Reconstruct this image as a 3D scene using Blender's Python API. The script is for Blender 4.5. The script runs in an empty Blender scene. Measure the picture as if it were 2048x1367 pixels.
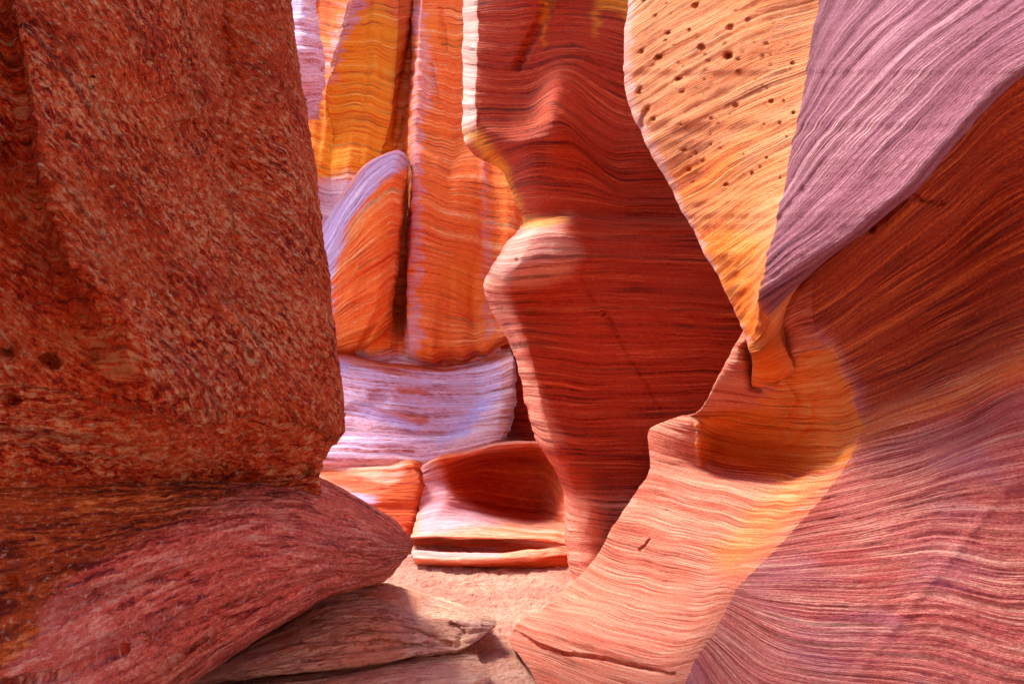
import bpy, math
import numpy as np

# ------------------------------------------------------------------ camera
W, H = 2048.0, 1367.0
LENS, EYE = 28.0, 1.6
F = W * LENS / 36.0
scene = bpy.context.scene
COL = scene.collection


def world_pt(px, py, d):
    """picture measurement + true distance -> metres (camera at x=0,y=0,z=EYE looking along +y)"""
    return (px - W / 2) / F * d, d, EYE - (py - H / 2) / F * d


# ------------------------------------------------------------------ noise
_rng = np.random.RandomState(7)
_perm = np.arange(256); _rng.shuffle(_perm)
_perm = np.concatenate([_perm, _perm])
_g = _rng.normal(size=(256, 3)); _g /= np.linalg.norm(_g, axis=1)[:, None]


def perlin(x, y, z):
    xi, yi, zi = np.floor(x).astype(int), np.floor(y).astype(int), np.floor(z).astype(int)
    xf, yf, zf = x - xi, y - yi, z - zi
    u, v, w = [t * t * t * (t * (t * 6 - 15) + 10) for t in (xf, yf, zf)]
    out = 0
    for dx in (0, 1):
        for dy in (0, 1):
            for dz in (0, 1):
                h = _perm[(_perm[(_perm[(xi + dx) & 255] + yi + dy) & 255] + zi + dz) & 255]
                g = _g[h]
                n = g[..., 0] * (xf - dx) + g[..., 1] * (yf - dy) + g[..., 2] * (zf - dz)
                out = out + n * (u if dx else 1 - u) * (v if dy else 1 - v) * (w if dz else 1 - w)
    return out


def fbm(x, y, z, octv=4, gain=0.5):
    a, f, s = 1.0, 1.0, 0
    for i in range(octv):
        s = s + a * perlin(x * f + 13.7 * i, y * f + 5.1 * i, z * f + 9.3 * i)
        a *= gain; f *= 2.03
    return s


# ------------------------------------------------------------------ spline interpolation (monotone, no overshoot)
def pchip(t, P, tq):
    """t (n,), P (n, k) -> (len(tq), k)"""
    h = np.diff(t)[:, None]
    dl = np.diff(P, axis=0) / h
    m = np.zeros_like(P)
    if len(t) > 2:
        w1 = 2 * h[1:] + h[:-1]; w2 = h[1:] + 2 * h[:-1]
        ok = dl[:-1] * dl[1:] > 0
        with np.errstate(all='ignore'):
            hm = (w1 + w2) / (w1 / dl[:-1] + w2 / dl[1:])
        m[1:-1] = np.where(ok, hm, 0)
    m[0], m[-1] = dl[0], dl[-1]
    i = np.clip(np.searchsorted(t, tq, side='right') - 1, 0, len(t) - 2)
    hh = (t[i + 1] - t[i])[:, None]
    s = ((tq - t[i])[:, None]) / hh
    return ((2 * s**3 - 3 * s**2 + 1) * P[i] + (s**3 - 2 * s**2 + s) * hh * m[i]
            + (-2 * s**3 + 3 * s**2) * P[i + 1] + (s**3 - s**2) * hh * m[i + 1])


def catmull(t, P, tq):
    n = len(t)
    m = np.zeros_like(P)
    for k in range(n):
        if k == 0: m[k] = (P[1] - P[0]) / (t[1] - t[0])
        elif k == n - 1: m[k] = (P[-1] - P[-2]) / (t[-1] - t[-2])
        else:
            a = (P[k] - P[k-1]) / (t[k] - t[k-1]); b = (P[k+1] - P[k]) / (t[k+1] - t[k])
            h0, h1 = t[k] - t[k-1], t[k+1] - t[k]
            m[k] = (a * h1 + b * h0) / (h0 + h1)
    i = np.clip(np.searchsorted(t, tq, side='right') - 1, 0, n - 2)
    hh = (t[i + 1] - t[i])[:, None]
    s = ((tq - t[i])[:, None]) / hh
    return ((2 * s**3 - 3 * s**2 + 1) * P[i] + (s**3 - 2 * s**2 + s) * hh * m[i]
            + (-2 * s**3 + 3 * s**2) * P[i + 1] + (s**3 - s**2) * hh * m[i + 1])


def resample_axis(A, t, tq, fn, creases=()):
    n = A.shape[0]
    B = A.reshape(n, -1)
    out = np.zeros((len(tq), B.shape[1]))
    ed = [0] + sorted(creases) + [n - 1]
    for a, b in zip(ed[:-1], ed[1:]):
        m = (tq >= t[a] - 1e-9) & (tq <= t[b] + 1e-9)
        if m.any(): out[m] = fn(t[a:b + 1], B[a:b + 1], tq[m])
    return out.reshape((len(tq),) + A.shape[1:])


def seg_dist(px, py, pts):
    best = np.full(px.shape, 1e9)
    for (x0, y0), (x1, y1) in zip(pts[:-1], pts[1:]):
        dx, dy = x1 - x0, y1 - y0
        t = np.clip(((px - x0) * dx + (py - y0) * dy) / (dx * dx + dy * dy + 1e-9), 0, 1)
        best = np.minimum(best, np.hypot(px - x0 - t * dx, py - y0 - t * dy))
    return best


def area(px, py, poly, soft=12.0):
    """soft membership of a measured patch of stone colour or painted light"""
    ins = np.zeros(px.shape, bool)
    n = len(poly)
    for i in range(n):
        (x0, y0), (x1, y1) = poly[i], poly[(i + 1) % n]
        c = (y0 > py) != (y1 > py)
        with np.errstate(all='ignore'):
            ins ^= c & (px < (x1 - x0) * (py - y0) / (y1 - y0 + 1e-12) + x0)
    d = seg_dist(px, py, list(poly) + [poly[0]])
    t = np.clip(0.5 + np.where(ins, d, -d) / (2 * soft), 0, 1)
    return t * t * (3 - 2 * t)


# ------------------------------------------------------------------ rock sheets
def rock(name, rails, nr, nc, mat, relief=0.012, groove=0.010, gfreq=14, rough=0.004, lump=0.03,
         cracks=(), pits=(), flow=None, parent=None, seed=0, row_fn=catmull, col_fn=pchip, flow_scale=1.0,
         crease_cols=(), crease_rows=(), zones=None, zwob=14, tex=None, flute=None, calm=None, parts=None, waver=0):
    """Rails are bedding lines measured off the photo with a distance for each point; the sheet is lofted
    through them in metres, then weathered with ledges, flutes, pits and cracks along its own normals."""
    R = np.array(rails, dtype=float)                     # (rows, cols, 3)
    # spacing parameters in the picture, compressed so tight folds keep vertices
    P3 = np.stack(world_pt(R[..., 0], R[..., 1], R[..., 2]), -1)
    dr = np.linalg.norm(np.diff(P3, axis=0), axis=2).mean(axis=1)
    tr = np.concatenate([[0], np.cumsum(np.maximum(dr, 0.02))])
    dc = np.linalg.norm(np.diff(P3, axis=1), axis=2).mean(axis=0)
    tc = np.concatenate([[0], np.cumsum(np.maximum(dc, 0.02))])

    def samples(t, A, axis, n):
        # density follows the size in view
        d = np.linalg.norm(np.diff(A[..., :2], axis=axis), axis=2).mean(axis=1 - axis) / 300.0
        d = d + np.abs(np.diff(A[..., 2], axis=axis)).mean(axis=1 - axis) * 0.5
        cen = np.array([min(1, max(0.15, 1)) for _ in d])
        c = np.concatenate([[0], np.cumsum(np.maximum(d * cen, 0.03))])
        return np.interp(np.linspace(0, c[-1], n), c, t)
    tqr = samples(tr, R, 0, nr); tqc = samples(tc, R, 1, nc)
    for cr, t_, tq_ in [(crease_cols, tc, tqc), (crease_rows, tr, tqr)]:
        for c_ in cr: tq_[np.argmin(np.abs(tq_ - t_[c_]))] = t_[c_]
    G = resample_axis(R, tr, tqr, row_fn, crease_rows)                # (nr, cols, 3)
    G = resample_axis(np.swapaxes(G, 0, 1), tc, tqc, col_fn, crease_cols)
    G = np.swapaxes(G, 0, 1)                             # (nr, nc, 3)
    px, py, d = G[..., 0], G[..., 1], G[..., 2]
    if waver:
        px = px + waver * (perlin(py / 60 + seed, d * 0, d * 0 + 1.5) + 0.5 * perlin(py / 17 + seed, d * 0, d * 0 + 4.5))
    X0, Y0, Z0 = world_pt(px, py, d)
    for (pts, w, dep) in cracks:
        dist = seg_dist(px + 4 * perlin(px / 17, py / 17, 0 * px + seed), py + 4 * perlin(px / 17, py / 17, 0 * px + 5), pts)
        d = d + dep * np.exp(-(dist / w) ** 2)
    for (x, y, r, dep) in pits:
        m = (np.abs(px - x) < 4 * r) & (np.abs(py - y) < 4 * r)
        q = ((px - x) ** 2 + ((py - y) * 1.15) ** 2) / (r * r)
        d = d + np.where(m, dep * np.exp(-q * q), 0)
    X, Y, Z = world_pt(px, py, d)
    P = np.stack([X, Y, Z], -1)
    S = np.broadcast_to(tqr[:, None], px.shape); A = np.broadcast_to(tqc[None, :], px.shape)
    if flow is not None:
        A, S = flow(px, py, d, X0, Y0, Z0)

    def normals(P):
        gu = np.gradient(P, axis=0); gv = np.gradient(P, axis=1)
        n = np.cross(gu, gv); L = np.linalg.norm(n, axis=2, keepdims=True)
        n = n / np.maximum(L, 1e-9)
        return n
    N = normals(P)
    view = P - np.array([0, 0, EYE])
    if (N * view).sum(-1).mean() > 0: N = -N
    sw = S + 0.05 * fbm(X * 1.3 + seed, Y * 1.3, Z * 1.3, 3)
    h = lump * fbm(X * 1.1 + seed * 3.1, Y * 1.1, Z * 1.1, 3)
    g1 = fbm(A * 0.5 + seed, sw * gfreq, 0 * sw + seed, 3, 0.6)
    g1 = np.tanh(g1 * 2.2)
    h = h + groove * g1 * (0.45 + 0.8 * np.clip(0.5 + fbm(X * 2, Y * 2, Z * 2 + seed, 2), 0, 1))
    h = h + relief * fbm(A * 3 + seed, sw * gfreq * 0.8, 0 * sw, 3)
    h = h + rough * fbm(X * 22, Y * 22, Z * 22 + seed, 3)
    if flute:
        h = h + flute[0] * fbm(X * flute[1] + seed, Z * flute[1] * 0.12, 0 * X + 7, 3, 0.5)
    if tex:
        t_ = fbm(A * tex[1] + seed, sw * tex[2], 0 * sw + 4, 4, 0.6)
        h = h + tex[0] * np.tanh(t_ * 2)
    if calm is not None:
        h = h * (1 - 0.6 * np.exp(-((tqc - tc[calm]) / 0.10) ** 2))[None, :]
    P = P + N * h[..., None]
    nV = nr * nc
    idx = np.arange(nV).reshape(nr, nc)
    q = np.stack([idx[:-1, :-1], idx[1:, :-1], idx[1:, 1:], idx[:-1, 1:]], -1).reshape(-1, 4)
    # orientation towards the viewer
    a, b, c = P.reshape(-1, 3)[q[:, 0]], P.reshape(-1, 3)[q[:, 1]], P.reshape(-1, 3)[q[:, 2]]
    fn = np.cross(b - a, c - a)
    if (fn * (a - np.array([0, 0, EYE]))).sum() > 0: q = q[:, ::-1]
    bed = np.stack([A * flow_scale, sw * flow_scale, 0 * sw + seed], -1).reshape(-1, 3)
    zv = None
    rr = np.interp(tqr, tr, np.arange(len(tr))); cc = np.interp(tqc, tc, np.arange(len(tc)))
    if zones:
        r2, c2 = np.meshgrid(rr, cc, indexing='ij')
        wb = zwob * (fbm(A * 0.9, sw * 22, 0 * X + 2, 4, 0.65) * 1.8 + fbm(A * 2.2, sw * 5, 0 * X + 2, 2, 0.6))
        zs = [np.zeros(px.shape) for _ in range(3)]
        for k_, ar in zones:
            if callable(ar): m_ = ar(r2, c2, px, py)
            else: m_ = area(px + wb, py + wb * 0.6, ar[0], ar[1]) * (ar[2] if len(ar) > 2 else 1)
            zs[k_] = np.maximum(zs[k_], m_)
        zv = np.stack(zs, -1).reshape(-1, 3)
    Pf = P.reshape(-1, 3)

    def build(nm, qs):
        used, inv = np.unique(qs, return_inverse=True)
        inv = inv.reshape(qs.shape)
        me = bpy.data.meshes.new(nm)
        me.vertices.add(len(used)); me.vertices.foreach_set('co', Pf[used].reshape(-1).astype(np.float32))
        me.loops.add(qs.size); me.loops.foreach_set('vertex_index', inv.reshape(-1).astype(np.int32))
        me.polygons.add(len(qs)); me.polygons.foreach_set('loop_start', np.arange(0, qs.size, 4, dtype=np.int32))
        me.polygons.foreach_set('use_smooth', np.ones(len(qs), dtype=bool))
        me.update(calc_edges=True)
        at = me.attributes.new('bedding', 'FLOAT_VECTOR', 'POINT')
        at.data.foreach_set('vector', bed[used].reshape(-1).astype(np.float32))
        if zv is not None:
            za = me.attributes.new('zone', 'FLOAT_VECTOR', 'POINT')
            za.data.foreach_set('vector', zv[used].reshape(-1).astype(np.float32))
        me.materials.append(mat)
        o = bpy.data.objects.new(nm, me); COL.objects.link(o)
        return o

    if not parts:
        return build(name, q)
    rm, cm = np.meshgrid(0.5 * (rr[1:] + rr[:-1]), 0.5 * (cc[1:] + cc[:-1]), indexing='ij')
    rm, cm = rm.reshape(-1), cm.reshape(-1)
    root = bpy.data.objects.new(name, None); COL.objects.link(root)
    k0 = nr // 2 * nc + nc // 3
    root.location = (float(Pf[k0, 0]), float(Pf[k0, 1]), 0.0)
    left = np.ones(len(q), bool)
    for nm, fn_ in parts:
        m_ = left & (fn_(rm, cm) if fn_ else True)
        left &= ~m_
        o = build(nm, q[m_]); o.parent = root
        o.location = (-root.location[0], -root.location[1], 0)
    return root


def tag(o, label=None, cat=None, group=None, kind=None):
    if label: o['label'] = label
    if cat: o['category'] = cat
    if group: o['group'] = group
    o['kind'] = kind or 'thing'
    return o


def backed(rails, dx1, dd1, dx2, dd2, side='left', dy=0):
    """carry each bedding line round behind its outer edge so that the rock has a far side"""
    out = []
    for r in rails:
        e = r[0] if side == 'left' else r[-1]
        b1 = (e[0] + dx1, e[1] + dy, e[2] + dd1); b2 = (e[0] + dx2, e[1] + dy, e[2] + dd2)
        out.append([b2, b1] + list(r) if side == 'left' else list(r) + [b1, b2])
    return out


# ------------------------------------------------------------------ material
def rich(c, p, k):
    m = max(c)
    return tuple(m * k * (v / m) ** p for v in c)


def sandstone(name, cols, fine=55, beds=6, stretch=0.35, contrast=0.5, grain=0.25, grain_scale=90,
              bump=0.5, bump_dist=0.01, line_dark=0.35, mottle=0.25, mottle_cols=None, mottle_scale=1.2, speck=0.0, sat=1.3, dark=1.0, alts=(), satmap=None):
    cols = [rich(c, sat, dark) for c in cols]; mottle_cols = [rich(c, sat, dark) for c in mottle_cols] if mottle_cols else None
    m = bpy.data.materials.new(name); m.use_nodes = True
    nt = m.node_tree; N = nt.nodes; L = nt.links
    N.clear()
    out = N.new('ShaderNodeOutputMaterial'); bs = N.new('ShaderNodeBsdfPrincipled')
    L.new(bs.outputs[0], out.inputs[0])
    bs.inputs['Roughness'].default_value = 0.8
    bs.inputs['Specular IOR Level'].default_value = 0.22
    att = N.new('ShaderNodeAttribute'); att.attribute_name = 'bedding'
    geo = N.new('ShaderNodeNewGeometry')

    def vmul(v, s):
        n = N.new('ShaderNodeVectorMath'); n.operation = 'MULTIPLY'; L.new(v, n.inputs[0]); n.inputs[1].default_value = s
        return n.outputs[0]

    def noise(v, scale, detail, rough=0.55, dist=0.0):
        n = N.new('ShaderNodeTexNoise'); L.new(v, n.inputs['Vector'])
        n.inputs['Scale'].default_value = scale; n.inputs['Detail'].default_value = detail
        n.inputs['Roughness'].default_value = rough; n.inputs['Distortion'].default_value = dist
        return n.outputs['Fac']

    def math_(op, a, b, clamp=False):
        n = N.new('ShaderNodeMath'); n.operation = op; n.use_clamp = clamp
        for i, t in enumerate((a, b)):
            if isinstance(t, (int, float)): n.inputs[i].default_value = t
            else: L.new(t, n.inputs[i])
        return n.outputs[0]

    def smooth(v, lo, hi):
        n = N.new('ShaderNodeMapRange'); n.interpolation_type = 'SMOOTHSTEP'; L.new(v, n.inputs[0])
        n.inputs[1].default_value = lo; n.inputs[2].default_value = hi
        return n.outputs[0]

    fineN = noise(vmul(att.outputs['Vector'], (stretch * fine * 0.12, fine, 1)), 1.0, 5, 0.6, 0.3)
    bedN = noise(vmul(att.outputs['Vector'], (stretch * 1.0, beds, 1)), 1.0, 4, 0.55, 0.2)
    mot = noise(geo.outputs['Position'], mottle_scale, 4, 0.6)
    grn = noise(geo.outputs['Position'], grain_scale, 4, 0.7)
    thin = noise(vmul(att.outputs['Vector'], (0.5, fine * 0.45, 3)), 1.0, 2, 0.5, 0.1)
    lineA = smooth(fineN, 0.38, 0.62)
    brk = smooth(noise(geo.outputs['Position'], 3.5, 3, 0.6), 0.35, 0.65)
    grit = noise(vmul(att.outputs['Vector'], (fine * 0.55, fine * 2.2, 5)), 1.0, 3, 0.7)
    # ramp value
    v = math_('ADD', math_('MULTIPLY', math_('SUBTRACT', bedN, 0.5), 1.15), 0.5)
    v = math_('ADD', v, math_('MULTIPLY', math_('SUBTRACT', lineA, 0.5), math_('MULTIPLY', math_('ADD', math_('MULTIPLY', brk, 0.8), 0.35), contrast * 0.75)))
    v = math_('ADD', v, math_('MULTIPLY', math_('SUBTRACT', grit, 0.5), contrast * 1.5))
    v = math_('ADD', v, math_('MULTIPLY', math_('SUBTRACT', grn, 0.5), grain), True)
    def make_ramp(cs):
        ramp = N.new('ShaderNodeValToRGB'); L.new(v, ramp.inputs[0])
        e = ramp.color_ramp.elements
        n = len(cs)
        e[0].position = 0.12; e[0].color = (*cs[0], 1); e[1].position = 0.88; e[1].color = (*cs[-1], 1)
        for i in range(1, n - 1):
            k = e.new(0.12 + 0.76 * i / (n - 1)); k.color = (*cs[i], 1)
        return ramp.outputs[0]
    col = make_ramp(cols)

    def mix(fac, a, b, mode='MIX'):
        n = N.new('ShaderNodeMix'); n.data_type = 'RGBA'; n.blend_type = mode
        for sck, t in ((n.inputs[0], fac), (n.inputs[6], a), (n.inputs[7], b)):
            if isinstance(t, (int, float)): sck.default_value = t
            elif isinstance(t, tuple): sck.default_value = (*t, 1)
            else: L.new(t, sck)
        return n.outputs[2]
    if mottle_cols:
        for j, mc in enumerate(mottle_cols):
            mm = noise(vmul(geo.outputs['Position'], (1, 1, 1.3)), mottle_scale * (1 + 0.3 * j), 3, 0.55, 0.4) if j else mot
            col = mix(math_('MULTIPLY', smooth(mm, 0.45, 0.68), mottle), col, mc)
    if alts:
        za = N.new('ShaderNodeAttribute'); za.attribute_name = 'zone'
        sp_ = N.new('ShaderNodeSeparateXYZ'); L.new(za.outputs['Vector'], sp_.inputs[0])
        for k_, cs in enumerate(alts):
            col = mix(sp_.outputs[k_], col, make_ramp([rich(c, sat, dark) for c in cs]))
    # thin dark iron lines
    ln = math_('MULTIPLY', math_('MULTIPLY', smooth(thin, 0.54, 0.64), line_dark), math_('ADD', math_('MULTIPLY', brk, 1.2), 0.3), True)
    col = mix(ln, col, (0.16, 0.035, 0.02))
    if speck > 0:
        sp = noise(vmul(att.outputs['Vector'], (grain_scale * 0.55, grain_scale * 1.05, 1)), 1.0, 3, 0.65)
        col = mix(math_('MULTIPLY', smooth(sp, 0.55, 0.7), speck), col, tuple(min(1, c * 1.5 + 0.1) for c in cols[-1]))
        col = mix(math_('MULTIPLY', smooth(sp, 0.45, 0.32), speck), col, (0.07, 0.015, 0.012))
    L.new(col, bs.inputs['Base Color'])
    # relief
    hgt = math_('ADD', math_('MULTIPLY', fineN, 1.0), math_('MULTIPLY', grn, grain * 1.6))
    hgt = math_('SUBTRACT', hgt, math_('MULTIPLY', ln, 0.6))
    hgt = math_('ADD', hgt, math_('MULTIPLY', grit, 1.1))
    if speck > 0: hgt = math_('ADD', hgt, math_('MULTIPLY', sp, 1.4))
    b = N.new('ShaderNodeBump'); b.inputs['Strength'].default_value = min(1, bump * 1.3); b.inputs['Distance'].default_value = bump_dist * 1.3
    L.new(hgt, b.inputs['Height']); L.new(b.outputs[0], bs.inputs['Normal'])
    return m


SALMON = [(0.52, 0.16, 0.06), (0.80, 0.34, 0.15), (0.86, 0.44, 0.24), (0.92, 0.56, 0.34)]
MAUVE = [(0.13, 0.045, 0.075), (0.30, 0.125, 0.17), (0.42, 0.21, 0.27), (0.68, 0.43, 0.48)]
SHADE_RUST = [(0.16, 0.03, 0.018), (0.36, 0.065, 0.03), (0.50, 0.11, 0.04), (0.74, 0.25, 0.08)]
ORANGE = [(0.62, 0.12, 0.02), (0.86, 0.26, 0.04), (0.93, 0.38, 0.08), (0.97, 0.56, 0.22)]
GOLD = [(0.70, 0.20, 0.02), (0.88, 0.38, 0.03), (0.93, 0.50, 0.06), (0.96, 0.66, 0.20)]
CREAM = [(0.62, 0.27, 0.22), (0.78, 0.42, 0.36), (0.84, 0.54, 0.48), (0.93, 0.74, 0.68)]
LILAC = [(0.40, 0.20, 0.28), (0.60, 0.40, 0.54), (0.66, 0.54, 0.76), (0.88, 0.80, 0.88)]
PINK = [(0.44, 0.11, 0.07), (0.68, 0.22, 0.15), (0.77, 0.33, 0.24), (0.88, 0.52, 0.40)]
OCHRE = [(0.32, 0.05, 0.02), (0.52, 0.10, 0.035), (0.64, 0.16, 0.05), (0.78, 0.28, 0.11)]

M_left = sandstone('rough_rust_sandstone', [(0.24, 0.035, 0.02), (0.78, 0.17, 0.065), (0.90, 0.32, 0.14), (1.0, 0.66, 0.42)],
                   dark=1.0, sat=1.45, fine=70, beds=7, stretch=3.2, contrast=0.8, grain=1.2, grain_scale=60, bump=1.0, bump_dist=0.025, speck=0.6,
                   mottle=0.45, mottle_cols=[(0.40, 0.09, 0.09), (0.66, 0.17, 0.03)], mottle_scale=1.5)
M_ledge = sandstone('mauve_rust_sandstone', [(0.22, 0.035, 0.04), (0.66, 0.15, 0.12), (0.78, 0.25, 0.19), (0.94, 0.52, 0.42)],
                    dark=1.0, sat=1.1, fine=50, beds=10, stretch=1.1, contrast=0.8, grain=0.45, grain_scale=75, bump=0.8, bump_dist=0.015, speck=0.35,
                    mottle=0.4, mottle_cols=[(0.45, 0.15, 0.13), (0.58, 0.16, 0.05)], alts=([(0.12, 0.022, 0.012), (0.36, 0.075, 0.02), (0.52, 0.13, 0.03), (0.80, 0.32, 0.10)],))
M_slab = sandstone('grey_mauve_sandstone', [(0.38, 0.16, 0.12), (0.76, 0.44, 0.32), (0.88, 0.62, 0.46), (0.97, 0.84, 0.64)],
                   sat=1.15, dark=1.0, fine=50, beds=8, stretch=2.2, contrast=0.6, grain=0.5, grain_scale=60, bump=0.9, bump_dist=0.016,
                   mottle=0.5, mottle_cols=[(0.52, 0.32, 0.36), (0.74, 0.28, 0.14)], mottle_scale=3.0)
M_fin = sandstone('salmon_sandstone', [(0.52, 0.16, 0.06), (0.80, 0.34, 0.15), (0.86, 0.44, 0.24), (0.92, 0.56, 0.34)],
                  fine=75, beds=12, stretch=0.15, contrast=0.6, grain=0.3, grain_scale=80, bump=0.7, bump_dist=0.012,
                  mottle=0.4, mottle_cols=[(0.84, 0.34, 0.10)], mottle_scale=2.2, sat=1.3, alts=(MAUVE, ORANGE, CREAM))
M_panel = sandstone('mauve_sandstone', [(0.28, 0.09, 0.12), (0.46, 0.18, 0.22), (0.56, 0.26, 0.31), (0.74, 0.44, 0.48)],
                    sat=1.1, dark=1.0, fine=90, beds=16, stretch=0.1, contrast=0.7, grain=0.3, grain_scale=90, bump=0.7, bump_dist=0.012, line_dark=0.3)
M_right = sandstone('striped_rose_sandstone', [(0.24, 0.05, 0.06), (0.54, 0.15, 0.145), (0.68, 0.28, 0.24), (0.88, 0.54, 0.44)],
                    dark=1.0, fine=100, beds=20, stretch=0.2, contrast=0.8, grain=0.35, grain_scale=85, bump=0.7, bump_dist=0.012,
                    mottle=0.45, mottle_cols=[(0.56, 0.10, 0.09), (0.42, 0.20, 0.30)], mottle_scale=1.8, sat=1.2, alts=(SHADE_RUST, PINK, ORANGE))
M_red = sandstone('deep_red_sandstone', [(0.15, 0.018, 0.012), (0.46, 0.065, 0.03), (0.54, 0.095, 0.04), (0.72, 0.21, 0.10)],
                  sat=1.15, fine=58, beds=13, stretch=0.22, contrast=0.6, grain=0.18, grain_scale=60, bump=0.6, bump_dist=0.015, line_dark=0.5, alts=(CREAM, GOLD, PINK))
M_far = sandstone('glowing_orange_sandstone', [(0.62, 0.10, 0.03), (0.88, 0.24, 0.06), (0.94, 0.34, 0.11), (0.98, 0.64, 0.36)],
                  fine=34, beds=9, stretch=0.16, contrast=0.6, grain=0.12, grain_scale=40, bump=0.6, bump_dist=0.02, line_dark=0.35,
                  mottle=0.35, mottle_cols=[(0.95, 0.45, 0.05)], mottle_scale=0.8, alts=(GOLD, LILAC, CREAM))
M_bowl = sandstone('pale_lilac_sandstone', [(0.38, 0.12, 0.13), (0.66, 0.38, 0.46), (0.64, 0.52, 0.74), (0.90, 0.80, 0.86)],
                   sat=1.1, fine=30, beds=11, stretch=0.2, contrast=0.75, grain=0.15, grain_scale=40, bump=0.5, bump_dist=0.015, line_dark=0.35,
                   alts=(OCHRE, CREAM, [(0.30, 0.18, 0.34), (0.46, 0.38, 0.66), (0.52, 0.50, 0.82), (0.72, 0.74, 0.92)]))
M_bench = sandstone('pink_bench_sandstone', [(0.66, 0.17, 0.07), (0.78, 0.30, 0.17), (0.86, 0.46, 0.34), (0.92, 0.62, 0.52)],
                    fine=24, beds=6, stretch=0.16, contrast=0.5, grain=0.12, grain_scale=40, bump=0.5, bump_dist=0.015, line_dark=0.25, alts=(OCHRE, LILAC))
M_sand = sandstone('coarse_sand', [(0.42, 0.19, 0.15), (0.66, 0.36, 0.29), (0.76, 0.47, 0.38), (0.90, 0.66, 0.55)],
                   fine=10, beds=2, stretch=1.0, contrast=0.3, grain=0.9, grain_scale=38, bump=0.9, bump_dist=0.03, line_dark=0.0)

# ------------------------------------------------------------------ sandy floor
fr = []
for yy in np.linspace(-6, 14, 12):
    fr.append([(x, yy) for x in np.linspace(-9, 9, 10)])


def floor_mesh():
    nx, ny = 360, 420
    x = np.concatenate([np.linspace(-30, -1.2, 60), np.linspace(-1.19, 1.6, 240), np.linspace(1.62, 30, 60)])
    y = np.concatenate([np.linspace(-30, 3, 60), np.linspace(3.01, 7, 300), np.linspace(7.05, 40, 60)])
    X, Y = np.meshgrid(x, y)
    Z = 0.03 * fbm(X * 0.8, Y * 0.8, 0 * X, 2) + 0.022 * fbm(X * 5, Y * 5, 0 * X + 3, 3) + 0.016 * fbm(X * 15, Y * 12, 0 * X + 1, 3, 0.6)
    P = np.stack([X, Y, Z - 0.01], -1)
    ny, nx = X.shape
    idx = np.arange(nx * ny).reshape(ny, nx)
    q = np.stack([idx[:-1, :-1], idx[:-1, 1:], idx[1:, 1:], idx[1:, :-1]], -1).reshape(-1, 4)
    me = bpy.data.meshes.new('ground')
    me.vertices.add(nx * ny); me.vertices.foreach_set('co', P.reshape(-1).astype(np.float32))
    me.loops.add(q.size); me.loops.foreach_set('vertex_index', q.reshape(-1).astype(np.int32))
    me.polygons.add(len(q)); me.polygons.foreach_set('loop_start', np.arange(0, q.size, 4, dtype=np.int32))
    me.polygons.foreach_set('use_smooth', np.ones(len(q), dtype=bool)); me.update(calc_edges=True)
    at = me.attributes.new('bedding', 'FLOAT_VECTOR', 'POINT')
    at.data.foreach_set('vector', np.stack([X, Y, 0 * X], -1).reshape(-1).astype(np.float32))
    me.materials.append(M_sand)
    o = bpy.data.objects.new('ground', me); COL.objects.link(o); tag(o, kind='structure')


floor_mesh()


def cols_to_rails(cols):
    """given columns (each a list of points), return rails (transpose)"""
    return [list(r) for r in zip(*cols)]


# ------------------------------------------------------------------ left cliff (columns right -> left, points top -> bottom)
S0 = [(560, -1300, 3.7), (580, -300, 3.4), (586, 0, 3.3), (593, 120, 3.25), (612, 230, 3.22), (634, 370, 3.2), (655, 520, 3.2), (672, 690, 3.15),
      (688, 825, 3.1), (686, 868, 3.1), (656, 905, 3.15), (643, 935, 3.2), (640, 968, 3.28), (640, 1040, 3.6)]
C1 = [(500, -1300, 3.4), (520, -300, 3.15), (530, 0, 3.05), (540, 120, 3.0), (560, 230, 2.98), (580, 370, 2.95), (600, 520, 2.92), (620, 690, 2.90),
      (638, 825, 2.88), (632, 866, 2.9), (604, 905, 3.0), (588, 935, 3.1), (585, 962, 3.22), (585, 1040, 3.5)]
C2 = [(400, -1300, 3.2), (430, -300, 2.95), (440, 0, 2.95), (447, 120, 2.93), (455, 230, 2.90), (470, 370, 2.87), (490, 520, 2.80), (510, 690, 2.75),
      (530, 820, 2.73), (530, 862, 2.8), (512, 905, 2.95), (500, 935, 3.05), (490, 960, 3.18), (490, 1040, 3.4)]
C3 = [(260, -1300, 2.8), (290, -300, 2.65), (300, 0, 2.58), (305, 120, 2.56), (320, 230, 2.58), (335, 370, 2.55), (355, 520, 2.52), (370, 690, 2.50),
      (395, 810, 2.52), (400, 870, 2.6), (392, 910, 2.74), (384, 940, 2.88), (375, 968, 3.0), (375, 1060, 3.3)]
C4 = [(-60, -1300, 2.5), (-20, -300, 2.35), (22, 0, 2.28), (45, 120, 2.26), (65, 230, 2.25), (92, 370, 2.25), (150, 520, 2.27), (235, 650, 2.33),
      (290, 780, 2.42), (295, 860, 2.52), (285, 915, 2.64), (270, 950, 2.76), (250, 990, 2.9), (250, 1090, 3.2)]
C5 = [(-90, -1300, 2.6), (-50, -300, 2.48), (0, 0, 2.42), (20, 120, 2.42), (38, 230, 2.42), (60, 370, 2.42), (110, 530, 2.43), (170, 670, 2.44),
      (200, 800, 2.46), (190, 880, 2.5), (180, 930, 2.58), (160, 975, 2.68), (140, 1020, 2.8), (140, 1130, 3.1)]
C6 = [(-260, -1300, 2.4), (-220, -300, 2.3), (-180, 0, 2.28), (-120, 120, 2.28), (-100, 230, 2.3), (-80, 370, 2.3), (-50, 530, 2.32), (-20, 670, 2.33),
      (0, 800, 2.35), (-10, 880, 2.38), (-20, 950, 2.45), (-30, 1000, 2.55), (-40, 1060, 2.7), (-40, 1200, 3.0)]
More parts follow.
